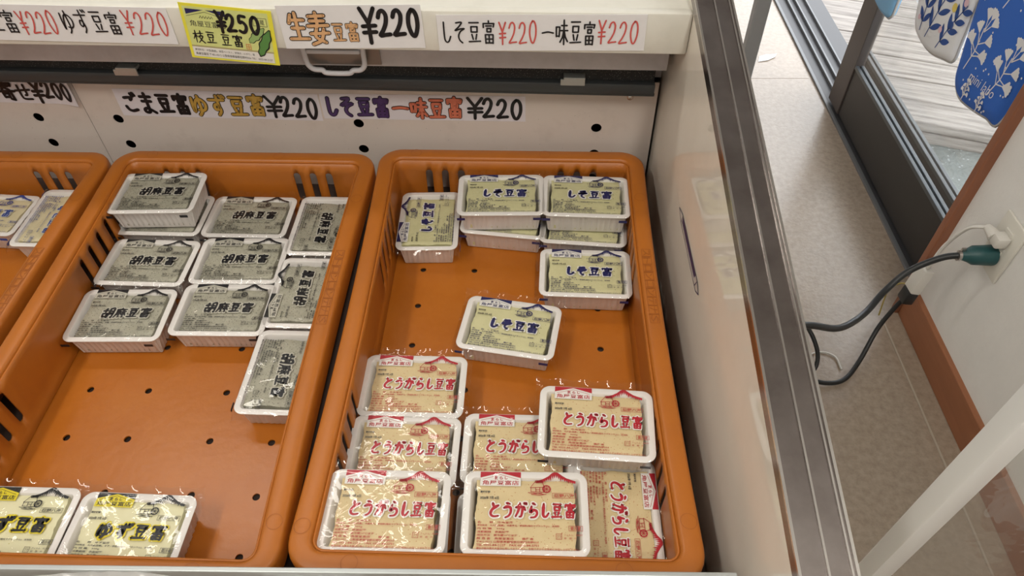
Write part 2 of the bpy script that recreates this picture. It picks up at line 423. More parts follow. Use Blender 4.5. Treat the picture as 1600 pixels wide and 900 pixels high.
# sliding door: sill, leaves, glass
sill = tag(MB().box(1.132, 1.30, .8345, 3.38, ZF-.04, ZF+.004, .001).build('trim_3', M['sill'], None), kind='structure')
MB().box(1.128, 1.138, .8345, 3.38, ZF-.03, ZF+.007, .001).build('sill_edge', M['sill_light'], sill)
for xx in (1.168, 1.196, 1.232): MB().box(xx, xx+.006, .8345, 3.38, ZF, ZF+.014, .001).build('track_rail', M['sill_light'], sill)
def leaf(name, x0, x1, y0, y1):
    d = tag(empty(name, (x0, y0, ZF+.014)), kind='structure')
    L = lambda a,b,c,e,f,g,nm,m,bv=.002: MB().box(a-x0,b-x0,c-y0,e-y0,f-ZF-.014,g-ZF-.014,bv).build(nm, m, d)
    zk = -.437
    L(x0+.004, x1-.004, y0+.05, y1-.085, ZF+.014, zk, 'kick_panel', M['bronze'])
    L(x0, x1, y1-.088, y1, ZF+.014, 1.37, 'stile', M['bronze_light'])
    L(x0, x1, y0, y0+.055, ZF+.014, 1.37, 'stile', M['bronze_light'])
    L(x0, x1, y0+.055, y1-.088, 1.30, 1.37, 'top_rail', M['bronze'])
    L(x0+.001, x0+.010, y0+.055, y1-.088, zk, zk+.010, 'glazing_bead', M['bead'], .001)
    L(x1-.010, x1-.001, y0+.055, y1-.088, zk, zk+.010, 'glazing_bead', M['bead'], .001)
    L((x0+x1)/2-.002, (x0+x1)/2+.002, y0+.05, y1-.08, zk, 1.31, 'glass_pane', M['glass'], 0)
    return d
leaf('door_1', 1.140, 1.166, .84, 1.66)
leaf('door_2', 1.186, 1.212, .84, 1.745)

# outside: ground, deck of weathered planks
struct('ground', MB().box(1.18, 7, -3, 7, -.80, -.722).box(-3, 7, 3.5, 7, -.80, -.722), M['ground'])
deck = tag(empty('deck', (1.30, 1.675, -.655), math.radians(-19.5)), kind='structure')
pw = .128
plank_meshes = []
for k in range(4):
    bm_ = MB().box(-.75, 3.0, .002, pw-.003, -.03, 0, .003)
    me = bm_.mesh('plank', M['plank'])
    # each variant shifts its grain
    plank_meshes.append(me)
rp = random.Random(3)
for i in range(16):
    o = link('plank', plank_meshes[i % 4], deck)
    o.location = (rp.uniform(-.03,.03)+ i*.045, i*pw, rp.uniform(-.0025,.0025)); o.rotation_euler = (rp.uniform(-.006,.006), 0, rp.uniform(-.002,.002))
MB().box(-.75, 3.0, .0, .03, -.066, -.032).build('deck_riser', M['plank'], deck)
MB().box(-.70, 3.0, .05, 2.2, -.066, -.05).build('deck_frame', M['black_void'], deck)

# ceiling lamps (housings of the lights above)
for lx, ly, rz, lab in ((-.75, -.55, 0, 'long white ceiling lamp above the left crates'), (.55, -.75, 0, 'long white ceiling lamp above the shopper'), (-.75, 1.0, PI/2, 'long white ceiling lamp behind the display case')):
    t = tag(empty('ceiling_lamp', (lx, ly, 1.9), rz), lab, 'lamp', 'ceiling lamps')
    MB().box(-.09, .09, -.62, .62, -.04, 0, .004).build('housing', M['lamp'], t)
    for s in (-.04, .04): MB().tube([(s, -.58, -.055), (s, .58, -.055)], .0125, 10).build('tube', M['tube'], t, 60)

# ------------------------------------------------------------------ display case
AB = math.radians(1.8)
UX = Vector((math.cos(AB), -math.sin(AB), 0)); NV = Vector((-math.sin(AB), -math.cos(AB), 0)); PV = Vector((.40, .645, 0))
def bf(u, z, off): return PV + UX*u + NV*off + Vector((0,0,z))
def bmat(u, z, off, roll=0.0):
    """frame on the back wall: x along it, y up, z towards the viewer"""
    B = Matrix(((UX.x, 0, NV.x, 0), (UX.y, 0, NV.y, 0), (0, 1, 0, 0), (0,0,0,1)))
    return Matrix.Translation(bf(u, z, off)) @ B @ Matrix.Rotation(roll, 4, 'Z')
case = tag(empty('display_case', (0, .3, ZF)), 'white open refrigerated display case holding the orange crates', 'display case')
def cpart(mb, name, m, smooth=None, M4=None):
    o = mb.build(name, m, None, smooth); o.parent = case
    o.matrix_parent_inverse = Matrix.Translation((0, -.3, -ZF))
    if M4 is not None: o.matrix_basis = M4
    return o
BM = bmat(0, 0, 0)
# perforated back panel, in two sheets with a seam between them
hz = [.0205, -.0265, -.0735]
def back_sheet(u0, u1, cols):
    vs, fs = plate([(u0,-.10),(u1,-.10),(u1,.098),(u0,.098)], [circle(u, z, .0078, 18) for u in cols for z in hz], .0015)
    return cpart(MB().add(vs, fs), 'back_panel', M['case_white'], None, BM)
back_sheet(-.8435, .0062, (-.076, -.431, -.7995))
back_sheet(-1.35, -.8445, (-.9242, -1.28))
cpart(MB().box(-1.4, .012, -.10, .26, -.075, -.03), 'dark_duct_backing', M['black_void'], None, BM)  # backing box behind the holes, black colour standing in for the shade there
cpart(MB().tube([(-.0324,.0745,0),(-.0324,.0745,.003)], .0042, 14).tube([(-.0324,.0745,.003),(-.0324,.0745,.0042)], [.0036,.002], 14), 'screw', M['steel_edge'], 50, BM)
# canopy lip: face, fold and top
cpart(MB().box(-1.35, .013, .2005, .2515, .09, .105, .0025), 'canopy_lip', M['case_cream'], 40, BM)
cpart(MB().box(-1.35, .013, .235, .2500, -.25, .095, .001), 'canopy_top', M['case_cream'], None, BM)
cpart(MB().box(-1.35, .004, .146, .236, .035, .05, .001), 'air_grille_plate', M['case_grey'], None, BM)
cpart(MB().box(-1.35, .0085, .10, .24, -.03, -.01), 'upper_back', M['case_grey'], None, BM)
# deck under the crates
cpart(MB().box(-1.3, .408, -.014, .70, -.115, -.0985), 'case_deck', M['deck_shaded'])
cpart(MB().box(-1.3, .408, -.08, .70, ZF+.001, -.116), 'case_plinth', M['case_white'])
# right-hand end panel with a sloping top and a steel rail
zt = lambda y: .1577 + .2017*y
pan = MB(); ys = [-.45, .84]
for a in (.41, .449): pan.poly([(a, ys[0], ZF+.001), (a, ys[1], ZF+.001), (a, ys[1], zt(ys[1])), (a, ys[0], zt(ys[0]))] if a > .43 else [(a, ys[0], zt(ys[0])), (a, ys[1], zt(ys[1])), (a, ys[1], ZF+.001), (a, ys[0], ZF+.001)])
pan.quad((.41,ys[0],ZF+.001),(.449,ys[0],ZF+.001),(.449,ys[0],zt(ys[0])),(.41,ys[0],zt(ys[0])))
pan.quad((.449,ys[1],ZF+.001),(.41,ys[1],ZF+.001),(.41,ys[1],zt(ys[1])),(.449,ys[1],zt(ys[1])))
cpart(pan, 'end_panel', M['panel'])
def sloped(x0, x1, z0, z1, bev=0):
    mb = MB().box(x0, x1, 0, 1, z0, z1, bev)
    mb.v = [(x, ys[0]+(y*(ys[1]-ys[0])), z+zt(ys[0]+y*(ys[1]-ys[0]))) for x, y, z in mb.v]; return mb
cpart(sloped(.4085, .4515, -.012, .0), 'rail_cap', M['steel'])
for xx, ww in ((.4095, .0022), (.4298, .0016), (.4462, .0014), (.4500, .0022)):
    cpart(sloped(xx-ww/2, xx+ww/2, -.001, .0016), 'rail_bead', M['steel_edge'])
# front rail
cpart(MB().box(-1.3, .3955, -.0190, -.0146, -.11, .050, .0008), 'front_rail', M['alu'])

bw = MB(); rb = random.Random(5)
nx_, ny_ = 150, 16
for j in range(ny_+1):
    for i in range(nx_+1):
        x = -.62 + .93*i/nx_; y = -.0205 - .13*j/ny_
        z = .0435 + .004*abs(math.sin(x*160))*abs(math.sin(y*160+math.sin(x*40))) + .004*math.sin(x*23+1)*math.sin(y*30) + rb.uniform(-.0006,.0006) - .03*(j/ny_)**2
        bw.v.append((x, y + .003*math.sin(x*37), z))
for j in range(ny_):
    for i in range(nx_):
        a = j*(nx_+1)+i; bw.f.append((a, a+nx_+1, a+nx_+2, a+1))
tag(bw.build('bubble_wrap', M['bubble'], None, 70), 'crumpled translucent bubble wrap laid over the front rail of the case', 'bubble wrap')

# night cover: black mesh blind with a pull bar, clips and handle
nc = tag(empty('night_cover'), 'black mesh night cover with dark pull bar under the canopy', 'blind')
nc.matrix_world = bmat(0, .103, .03, math.radians(-.35))
MB().box(-1.33, -.006, .0, .048, -.028, -.006).build('mesh_fabric', M['mesh'], nc)
MB().box(-1.34, -.0045, -.004, .012, -.012, .004, .003).box(-1.34, -.0035, -.009, -.0045, -.016, .0, .001).build('pull_bar', M['dark_alu'], nc, 40)
for u in (-.731, -.1165):
    cl = MB().box(u-.0165, u+.0165, .0095, .0185, .0035, .0065, .0008).box(u-.0125, u+.0165, .0175, .0215, -.008, .0065, .0008)
    cl.build('clip', M['alu'], nc)
hp = tag(empty('cover_handle'), 'white plastic pull handle on a steel plate under the canopy', 'handle')
hp.matrix_world = bmat(-.4255, .16, .054)
MB().box(-.046, .057, -.0105, .05, -.0035, -.0015, .0006).build('steel_plate', mat('dull_steel_plate', (.30,.27,.25), .35, .7), hp)
loop = [(-.040,.03,.008), (-.0385,.0,.008), (-.036,-.008,.008), (-.030,-.0125,.008), (-.020,-.0135,.008), (-.0145,-.0175,.008), (.0145,-.0175,.008), (.020,-.0135,.008), (.030,-.0125,.008), (.0355,-.008,.008), (.0375,.0,.008), (.038,.03,.008)]
MB().tube(catmull(loop, 4), .0034, 10).build('grip', M['white_plastic'], hp, 60)
MB().box(-.036, .034, .010, .016, .004, .010, .002).build('grip_bar', M['white_plastic'], hp)

# decal on the end panel: long blue-outlined strip with pointed ends
dec = tag(empty('strip_decal', (.4097, .356, .058)), 'long thin blue outlined sticker with pointed ends on the glossy end panel', 'sticker')
DM = Matrix(((0, 0, -1, 0), (-1, 0, 0, 0), (0, 1, 0, 0), (0,0,0,1)))       # x -> -Y, y -> Z, facing the crates
dec.matrix_world = Matrix.Translation((.4097, .356, .058)) @ DM
d1 = MB().poly([(-.072,.001,.0002), (-.052,-.006,.0002), (.060,-.006,.0002), (.072,.001,.0002), (.060,.007,.0002), (-.052,.007,.0002)])
d1.build('sticker_paper', mat('sticker_white', (.62,.60,.56), .3), dec)
d2 = MB(); o6 = [(-.072,.001), (-.052,-.006), (.060,-.006), (.072,.001), (.060,.007), (-.052,.007), (-.072,.001)]
line(d2, o6, .0014, .0004); line(d2, [(-.052,-.006), (-.049,.007)], .0014, .0004); line(d2, [(.052,-.006), (.058,.007)], .0014, .0004)
d2.quad((-.047,-.001,.0004),(.045,-.001,.0004),(.048,.0065,.0004),(-.047,.0065,.0004))
d2.build('sticker_print', M['navy'], dec)

# ------------------------------------------------------------------ price cards
def card(u, z, off, w, h, roll, m, label, group=None, thick=.0006, bend=0.0, name='price_card'):
    t = tag(empty(name), label, 'price card', group); t.matrix_world = bmat(u, z, off, roll)
    mb = MB(); n = 14
    for j in (0, 1):
        for i in range(n+1):
            s = i/n; mb.v.append(((s-.5)*w, (j-.5)*h, bend*(max(0, s-.8)/.2)**2))
    for i in range(n): mb.f.append((i, i+1, i+n+2, i+n+1))
    o = mb.build('card', m, t); md = o.modifiers.new('thickness', 'SOLIDIFY'); md.thickness = thick; md.offset = -1
    return t
def letters(t, w, h, items, bend=0.0):
    """items: (chars, fx0, fx1, fy0, fy1, stroke, material, outline material or None, opts)"""
    for k, it in enumerate(items):
        ch, a, b, c, d, sw, m, om = it[:8]; op = it[8] if len(it) > 8 else {}
        x0, x1, y0, y1 = (a-.5)*w, (b-.5)*w, (c-.5)*h, (d-.5)*h
        follow = lambda m_: setattr(m_, 'v', [(a_, b_, c_ + bend*(max(0, a_/w+.5-.8)/.2)**2) for a_, b_, c_ in m_.v])
        if om:
            mb = MB(); hand(mb, ch, x0, x1, y0, y1, sw*1.42, .0004, seed=k+3, **op); follow(mb); mb.build('lettering_outline', M[om], t)
        mb = MB(); hand(mb, ch, x0, x1, y0, y1, sw*(.92 if om else 1), .0010 if bend else .0007, seed=k+3, **op); follow(mb); mb.build('lettering', M[m], t)
J = dict(jit=.03)
# on the canopy lip (A, B, C, D)
w, h = .342, .046
t = card(-.771, .230, .1062, w, h, math.radians(-.6), M['paper'], 'white card at the far left of the canopy, red prices, cut off by the frame', 'canopy price cards')
letters(t, w, h, [('ごま豆富', .22,.452,.22,.86,.0019,'black',None,J), ('¥220', .452,.592,.2,.86,.0019,'marker_red',None,J),
                  ('ゆず豆富', .605,.822,.24,.88,.0019,'black',None,J), ('¥220', .83,.99,.24,.9,.0019,'marker_red',None,J)])
w, h = .170, .054
t = card(-.3835, .2305, .1062, w, h, math.radians(1.2), M['paper'], 'white card beside the yellow one with thick black price and tan lettering', 'canopy price cards')
letters(t, w, h, [('生', .04,.20,.2,.86,.0042,'marker_tan','black',J), ('麦', .17,.36,.12,.88,.0042,'marker_tan','black',J), ('豆富', .35,.555,.15,.60,.0026,'marker_tan','black',J),
                  ('¥', .55,.70,.12,.92,.0050,'black',None,J), ('220', .68,.985,.28,.92,.0052,'black',None,J)])
w, h = .2435, .045
t = card(-.160, .2265, .1062, w, h, math.radians(.9), M['paper'], 'white card at the right end of the canopy, しそ豆富 and 一味豆富 in thin pen', 'canopy price cards')
letters(t, w, h, [('しそ豆富', .015,.285,.2,.86,.0019,'black',None,J), ('¥220', .29,.485,.2,.84,.0019,'marker_red',None,J),
                  ('一味豆富', .50,.765,.16,.84,.0019,'black',None,J), ('¥220', .765,.97,.2,.84,.0019,'marker_red',None,J)])
# on the perforated wall (E, F, G)
w, h = .20, .042
t = card(-.9455, .0675, .0012, w, h, math.radians(-.5), M['paper_wall'], 'card 寄せ ¥200 on the perforated wall above the left crate, right end curling', 'wall price cards', bend=.007)
letters(t, w, h, [('寄', .41,.56,.1,.9,.0044,'black',None,J), ('せ', .545,.675,.14,.85,.0036,'black',None,J), ('¥', .66,.78,.05,.96,.0050,'black',None,J), ('200', .76,.985,.22,.9,.0048,'black',None,J)], bend=.007)
w, h = .304, .046
t = card(-.6355, .0490, .0012, w, h, math.radians(-.6), M['paper_wall'], 'wall card reading ごま豆富 in black and ゆず豆富 in gold, ¥220', 'wall price cards')
letters(t, w, h, [('ごま豆富', .02,.36,.12,.88,.0052,'black',None,J), ('ゆず豆富', .355,.735,.10,.88,.0046,'marker_gold','black',J), ('¥', .715,.83,.1,.88,.0046,'black',None,J), ('220', .80,.99,.10,.86,.0050,'black',None,J)])
w, h = .300, .0425
t = card(-.331, .0505, .0012, w, h, math.radians(.2), M['paper_wall'], 'wall card reading しそ豆富 in purple and 一味豆富 in coral, ¥220', 'wall price cards')
letters(t, w, h, [('しそ豆富', .015,.34,.10,.90,.0046,'marker_purple','black',J), ('一味豆富', .345,.70,.08,.90,.0046,'marker_coral','black',J), ('¥', .70,.81,.1,.92,.0048,'black',None,J), ('220', .785,.99,.12,.9,.0050,'black',None,J)])
# yellow printed card
w, h = .1075, .0705
t = card(-.5315, .2195, .1078, w, h, math.radians(-5.2), M['yellow_card'], 'yellow printed card 枝豆豆富 with ¥250 and green pods', 'canopy price cards')
X = lambda f: (f-.5)*w
Y = lambda f: (.5-f)*h
MB().quad((X(.035),Y(.97),.0002),(X(.955),Y(.97),.0002),(X(.955),Y(.05),.0002),(X(.035),Y(.05),.0002)).build('lime_field', M['lime_card'], t)
MB().quad((X(.035),Y(.96),.0003),(X(.945),Y(.96),.0003),(X(.945),Y(.78),.0003),(X(.035),Y(.78),.0003)).build('text_field', M['white'], t)
MB().quad((X(.035),Y(.78),.0003),(X(.955),Y(.78),.0003),(X(.955),Y(.75),.0003),(X(.035),Y(.75),.0003)).build('divider', M['olive'], t)
r = MB().poly([(X(.06),Y(.09),.0003),(X(.48),Y(.09),.0003),(X(.48),Y(.18),.0003),(X(.27),Y(.10),.0003),(X(.06),Y(.18),.0003)]); r.f = []; r.v = []
for p in ([(.06,.19),(.06,.09),(.26,.095)], [(.28,.095),(.49,.09),(.49,.19)]): r.poly([(X(a),Y(b),.0003) for a, b in reversed(p)])
r.build('roof_print', M['navy'], t)
s = MB(); line(s, [(X(.06),Y(.22)),(X(.27),Y(.13)),(X(.48),Y(.22))], .0005, .0004)
for k in range(5): ribbon(s, [(X(.20+.03*k),Y(.24)),(X(.215+.03*k),Y(.20)),(X(.225+.03*k),Y(.24))], .0007, .0004)
put_text(s, '角屋豆富店', X(.08), X(.47), Y(.40), Y(.29), .0004)
put_text(s, '蔵', X(.86), X(.905), Y(.26), Y(.17), .0004); frame(s, X(.78), X(.935), Y(.29), Y(.14), .0005, .0004)
put_text(s, '原材料名：大豆(国産)、枝豆ペースト、伏流水、にがり、塩', X(.06), X(.73), Y(.86), Y(.81), .0005)
put_text(s, '角屋豆富店 〒401-0512 山梨県南都留郡忍野村556 TEL：0555-84-2127', X(.06), X(.925), Y(.93), Y(.88), .0005)
s.build('fine_print', M['greyblack'], t)['kind'] = 'stuff'
s = MB(); hand(s, '枝豆', X(.07), X(.34), Y(.70), Y(.47), .0017, .0005, taper=brush); hand(s, '豆富', X(.37), X(.64), Y(.72), Y(.49), .0017, .0005, taper=brush); s.build('brush_print', M['black'], t)
s = MB(); hand(s, '¥', X(.36), X(.50), Y(.46), Y(.08), .0038, .0008); hand(s, '250', X(.47), X(.86), Y(.44), Y(.12), .0040, .0008, narrow=1); s.build('lettering', M['black'], t)
s = MB(); frame(s, X(.655), X(.71), Y(.74), Y(.64), .0006, .0005); line(s, [(X(.683),Y(.735)),(X(.683),Y(.645))], .0006, .0005); line(s, [(X(.66),Y(.69)),(X(.705),Y(.69))], .0006, .0005); s.build('seal_print', M['stamp_red'], t)
def pod(x0, y0, x1, y1, wd, m, zz):
    a = MB(); pts = [(x0+(x1-x0)*k/16, y0+(y1-y0)*k/16) for k in range(17)]
    ribbon(a, pts, wd, zz, lambda q: .25+.75*math.sin(PI*q)**.6+.12*math.sin(q*19)); a.build('pod_print', M[m], t)
pod(X(.71),Y(.60),X(.885),Y(.33),.0105,'black',.0004); pod(X(.712),Y(.595),X(.88),Y(.335),.0085,'light_green',.0005)
pod(X(.80),Y(.84),X(.945),Y(.36),.0125,'black',.0006); pod(X(.805),Y(.82),X(.94),Y(.375),.0095,'green',.0007)

# blue-edged leaflet lying on the canopy top
lf = tag(empty('leaflet'), 'blue edged leaflet lying on top of the canopy', 'leaflet'); 
lf.matrix_world = bmat(-.13, .2505, .02) @ Matrix.Rotation(-PI/2, 4, 'X')
MB().box(-.058, .058, -.004, .07, 0, .0006).build('sheet', M['paper'], lf)
MB().box(-.058, .058, -.006, -.003, .0001, .001).build('blue_edge', M['blue'], lf)

# ------------------------------------------------------------------ crates
CW, CL, CD, CY = .195, .3140, .09, .3085
def bow(x, y, z): return x*(1-.034*max(0, 1-(y/CL)**2)*(1+z/CD)), y - .009*x, z    # sides bow in; a little out of square
def shift(mb): mb.v = [bow(*p) for p in mb.v]; return mb
path = rrect(CW, CL, .036, 8, .02)
rim = MB(); loft(rim, path, [(.003,-.026),(.0005,-.025),(0,-.006),(.0012,-.0018),(.004,0),(.0185,0),(.0212,-.001),(.0226,-.0042),(.0232,-.012)])
rim_me = shift(rim).mesh('rim', M['orange'], 50)
# walls: columns along the inner outline with real slots
def wall_columns():
    cols = []   # (x, y, nx, ny, zt, zb, open_to_next)
    a, b, r = CW-.0226, CL-.0226, .0134
    def add_side(fx, s0, s1, slots, zt, zb, hw):
        pos = []
        for c in slots:
            for q in (-1, -.8, -.4, 0, .4, .8, 1): pos.append((c+q*hw, q))
        n = int(abs(s1-s0)/.03)
        for k in range(1, n):
            s = s0+(s1-s0)*k/n
            if all(abs(s-c) > hw*1.3 for c in slots): pos.append((s, None))
        pos.sort(key=lambda p: p[0] if s1 > s0 else -p[0])
        for i, (s, q) in enumerate(pos):
            d = 0 if q is None else hw*(1-math.sqrt(max(0, 1-q*q)))
            nxt = q is not None and i+1 < len(pos) and pos[i+1][1] is not None and abs(pos[i+1][0]-s) < hw
            x, y, nx, ny = fx(s); cols.append((x, y, nx, ny, zt-d, zb+d, nxt))
    side = [.094,.119,.145,.171,.197,.405,.431,.457,.483,.509]
    side = [s-CY for s in side]
    ends = [-.122,-.098,-.074,.074,.098,.122]
    def arc(cx, cy, a0):
        for k in range(9):
            t = math.radians(a0+90*k/8); cols.append((cx+r*math.cos(t), cy+r*math.sin(t), math.cos(t), math.sin(t), -.02, -.06, False))
    add_side(lambda s: (a, s, 1, 0), -b+r, b-r, side, -.014, -.066, .0048)
    arc(a-r, b-r, 0)
    add_side(lambda s: (s, b, 0, 1), a-r, -a+r, ends, -.020, -.070, .0052)
    arc(-a+r, b-r, 90)
    add_side(lambda s: (-a, s, -1, 0), b-r, -b+r, side, -.014, -.066, .0048)
    arc(-a+r, -b+r, 180)
    add_side(lambda s: (s, -b, 0, -1), -a+r, a-r, ends, -.020, -.070, .0052)
    arc(a-r, -b+r, 270)
    return cols
cols = wall_columns(); wl = MB(); N = len(cols)
for x, y, nx, ny, zt_, zb_, op in cols:
    for z in (-.004, zt_, zb_, -CD+.007, -CD+.001):
        o = .0040*(-z/CD) + (.005 if z < -CD+.003 else 0)
        wl.v.append((x-nx*o, y-ny*o, z))
for i in range(N):
    j = (i+1) % N
    for b_ in range(4):
        if b_ == 1 and cols[i][6]: continue
        wl.f.append((i*5+b_, j*5+b_, j*5+b_+1, i*5+b_+1))
wall_me = shift(wl).mesh('side_wall', M['orange'], 50)
oc = rrect(CW-.0305, CL-.0305, .012, 6)
fh = [circle(x, y-CY, .0043, 12) for x in (-.122,-.049,.049,.122) for y in [.053+.0675*k for k in range(8)]]
vs, fs = plate([(p[0], p[1]) for p in oc], fh, .002)
base_me = MB().add([(x, y-.009*x, z-CD) for x, y, z in vs], fs).mesh('base', M['orange_base'])
# moulded rim lettering, one framed character after another, and round mould marks
em_ = MB(); y_ = .102
for ch in 'ストロンコンテナS':
    L0 = .0145
    q = MB(); put_text(q, ch, -.0052, .0052, -.0045, .0045, 0, res=1); frame(q, -.0066, .0066, -.0060, .0060, .0006, 0)
    for p in range(len(q.v)): q.v[p] = (CW-.0118 + q.v[p][1], y_-q.v[p][0], .0004)      # reads away from the viewer
    em_.add(q.v, q.f); y_ -= .0136
letter_me = shift(em_).mesh('rim_lettering', M['orange_mark'])
mark_mes = []
for x, y in ((-.132,-CL+.0115), (-CW+.011,-CL+.045), (.118,-CL+.0115), (CW-.011,-CL+.06), (-.14, CL-.0115), (.05, CL-.0115), (CW-.011, .21)):
    mk = MB(); n0 = len(mk.v)
    for rr in (.0075, .0079):
        for k in range(24): mk.v.append((x+rr*math.cos(2*PI*k/24), y+rr*math.sin(2*PI*k/24), .0004))
    for k in range(24): mk.f.append((n0+k, n0+24+k, n0+24+(k+1)%24, n0+(k+1)%24))
    mark_mes.append(shift(mk).mesh('mould_mark', M['orange_mark']))
for cx, dy, lab in ((.195, 0, 'orange plastic crate beside the end panel, holding shiso and chili tofu packs'),
                (-.1965, -.0045, 'orange plastic crate in the middle, holding grey sesame and two yuzu tofu packs'),
                (-.589, -.002, 'orange plastic crate at the left, cut off by the frame')):
    t = tag(empty('crate', (cx, CY+dy, 0), math.radians(-.55)), lab, 'crate', 'orange crates in the case')
    link('rim', rim_me, t); o = link('side_wall', wall_me, t)
    md = o.modifiers.new('thickness', 'SOLIDIFY'); md.thickness = .0022; md.offset = 1
    link('base', base_me, t); o = link('rim_lettering', letter_me, t); o['kind'] = 'stuff'
    for me in mark_mes: link('mould_mark', me, t)

# ------------------------------------------------------------------ tofu packs
PW, PD, PH = .1225, .087, .038
tp = rrect(PW/2, PD/2, .0115, 8, .0022)
def corr(i):
    x, y, nx, ny = tp[i]; s = x if abs(ny) > abs(nx) else y
    return .0013 if (s/.0072) % 1 < .35 else -.0003
tr = MB(); loft(tr, tp, [(.0005,-.0022),(0,-.0005),(.0006,.0),(.0068,.0),(.0078,-.001),(.0110,-.033)])
n0 = loft(tr, tp, [(.0004,-.0020),(.0046,-.0022),(.0052,-.005,1),(.0096,-.0350,1),(.0113,-.0375)], corr)
Np = len(tp)
tr.f.append(tuple(range(5*Np, 6*Np))); tr.f.append(tuple(reversed(range(n0+4*Np, n0+5*Np))))
tray_me = tr.mesh('tray', M['tray'], 40)
def tofu_mesh(m, seed):
    rn = random.Random(seed); bm = bmesh.new(); bmesh.ops.create_grid(bm, x_segments=26, y_segments=18, size=1)
    a, b = PW/2-.0128, PD/2-.0085
    for v in bm.verts:
        x, y = v.co.x*a, v.co.y*b
        e = max(abs(v.co.x), abs(v.co.y))
        z = -.0014 - (.0016 if e > .99 else 0) + rn.uniform(-.0002,.0002)
        if e > .99: x += rn.uniform(-.0007,.0003)*(1 if x > 0 else -1); y += rn.uniform(-.0005,.0002)*(1 if y > 0 else -1)
        v.co = (x + .0009*math.sin(y*180+seed), y, z)
    ed = [e for e in bm.edges if e.is_boundary]
    r_ = bmesh.ops.extrude_edge_only(bm, edges=ed)
    for v in [g for g in r_['geom'] if isinstance(g, bmesh.types.BMVert)]: v.co.z = -.0325; v.co.x *= .965; v.co.y *= .955
    me = bpy.data.meshes.new('tofu'); bm.to_mesh(me); bm.free(); me.materials.append(m)
    me.polygons.foreach_set('use_smooth', [True]*len(me.polygons)); me.set_sharp_from_angle(angle=math.radians(50)); return me
def film_mesh(seed):
    rn = random.Random(seed); mb = MB(); nx, ny = 56, 44
    ph = [rn.uniform(0, 6.28) for _ in range(8)]
    ax, ay = PW/2+.0055, PD/2+.0085
    for j in range(ny+1):
        for i in range(nx+1):
            x, y = (2*i/nx-1)*ax, (2*j/ny-1)*ay
            ox, oy = max(0, abs(x)-PW/2+.001), max(0, abs(y)-PD/2+.001)
            z = .0013 + .00035*math.sin(x*95+ph[0])*math.sin(y*120+ph[1]) + .0003*math.sin(x*210+y*160+ph[2])
            fr = max(0, -y/ay)**3
            z += fr*(.0012*math.sin(x*330+ph[3]+1.3*math.sin(y*260)) )
            z += .0005*max(0, y/ay)**4*math.sin(x*400+ph[4])
            d = ox+oy
            if d > 0: z = .0011 - .95*d + .0012*math.sin(x*260+y*200+ph[5])*min(1, d/.004)
            if oy > 0 and y > 0: z = .0012 + .25*oy + .0011*math.sin(x*240+ph[7])*oy/.006; y = PD/2 + oy*.75   # loose flap at the back
            elif oy > 0: y = -(PD/2 + oy*.35 + .0006*math.sin(x*300+ph[6]))
            mb.v.append((x, y, z))
    for j in range(ny):
        for i in range(nx):
            a = j*(nx+1)+i; mb.f.append((a, a+1, a+nx+2, a+nx+1))
    return mb.mesh('film', M['film'], 80)
films = [film_mesh(s) for s in range(5)]

PX = lambda f: (f-.5)*PW
PY = lambda f: (.5-f)*PD
def header(inkm, bg):
    """roofed shop-name panel; returns [(name, mesh)]"""
    z = .0004; out = []
    out.append(('header_panel', MB().quad((PX(.13),PY(.185),z),(PX(.46),PY(.185),z),(PX(.46),PY(.012),z),(PX(.13),PY(.012),z)).mesh('header_panel', M[bg])))
    mb = MB(); z2 = .0006
    for p in ([(.13,.085),(.13,.012),(.295,.012),(.295,.022)], [(.295,.022),(.295,.012),(.46,.012),(.46,.085)]): mb.poly([(PX(a),PY(b),z2) for a, b in reversed(p)])
    line(mb, [(PX(.15),PY(.105)),(PX(.295),PY(.045)),(PX(.44),PY(.105))], .0004, z2)
    hand(mb, 'まらの'.replace('の', 'し'), PX(.235), PX(.355), PY(.105), PY(.068), .0006, z2)
    put_text(mb, '角屋豆富店', PX(.148), PX(.445), PY(.174), PY(.116), z2, bold=.012)
    out.append(('header_print', mb.mesh('header_print', M[inkm])))
    return out
def mountain(inkm):
    mb = MB(); z = .0006; rn = random.Random(4)
    pk = .735; L = [(.585,.125),(.64,.098),(.685,.062),(.715,.022),(.735,.008),(.76,.012),(.79,.045),(.83,.082),(.875,.105),(.905,.118)]
    # dark flanks: a strip from the ridge down to a ragged snow line
    xs = [.585+.32*k/40 for k in range(41)]
    def ridge(x):
        for a, b in zip(L[:-1], L[1:]):
            if a[0] <= x <= b[0]: return a[1]+(b[1]-a[1])*(x-a[0])/(b[0]-a[0])
        return L[-1][1]
    low = []
    for k, x in enumerate(xs):
        d = rn.uniform(.03, .065) if k % 2 else rn.uniform(.012, .03)
        if abs(x-pk) < .05: d = rn.uniform(.05, .09) if k % 2 else rn.uniform(.012, .03)
        low.append(min(.145, ridge(x)+d+.004))
    for k in range(40):
        mb.quad((PX(xs[k]),PY(low[k]),z), (PX(xs[k+1]),PY(low[k+1]),z), (PX(xs[k+1]),PY(ridge(xs[k+1])),z), (PX(xs[k]),PY(ridge(xs[k])),z))
    line(mb, [(PX(x),PY(y)) for x, y in L], .0006, z)
    return ('mountain_print', mb.mesh('mountain_print', M[inkm]))
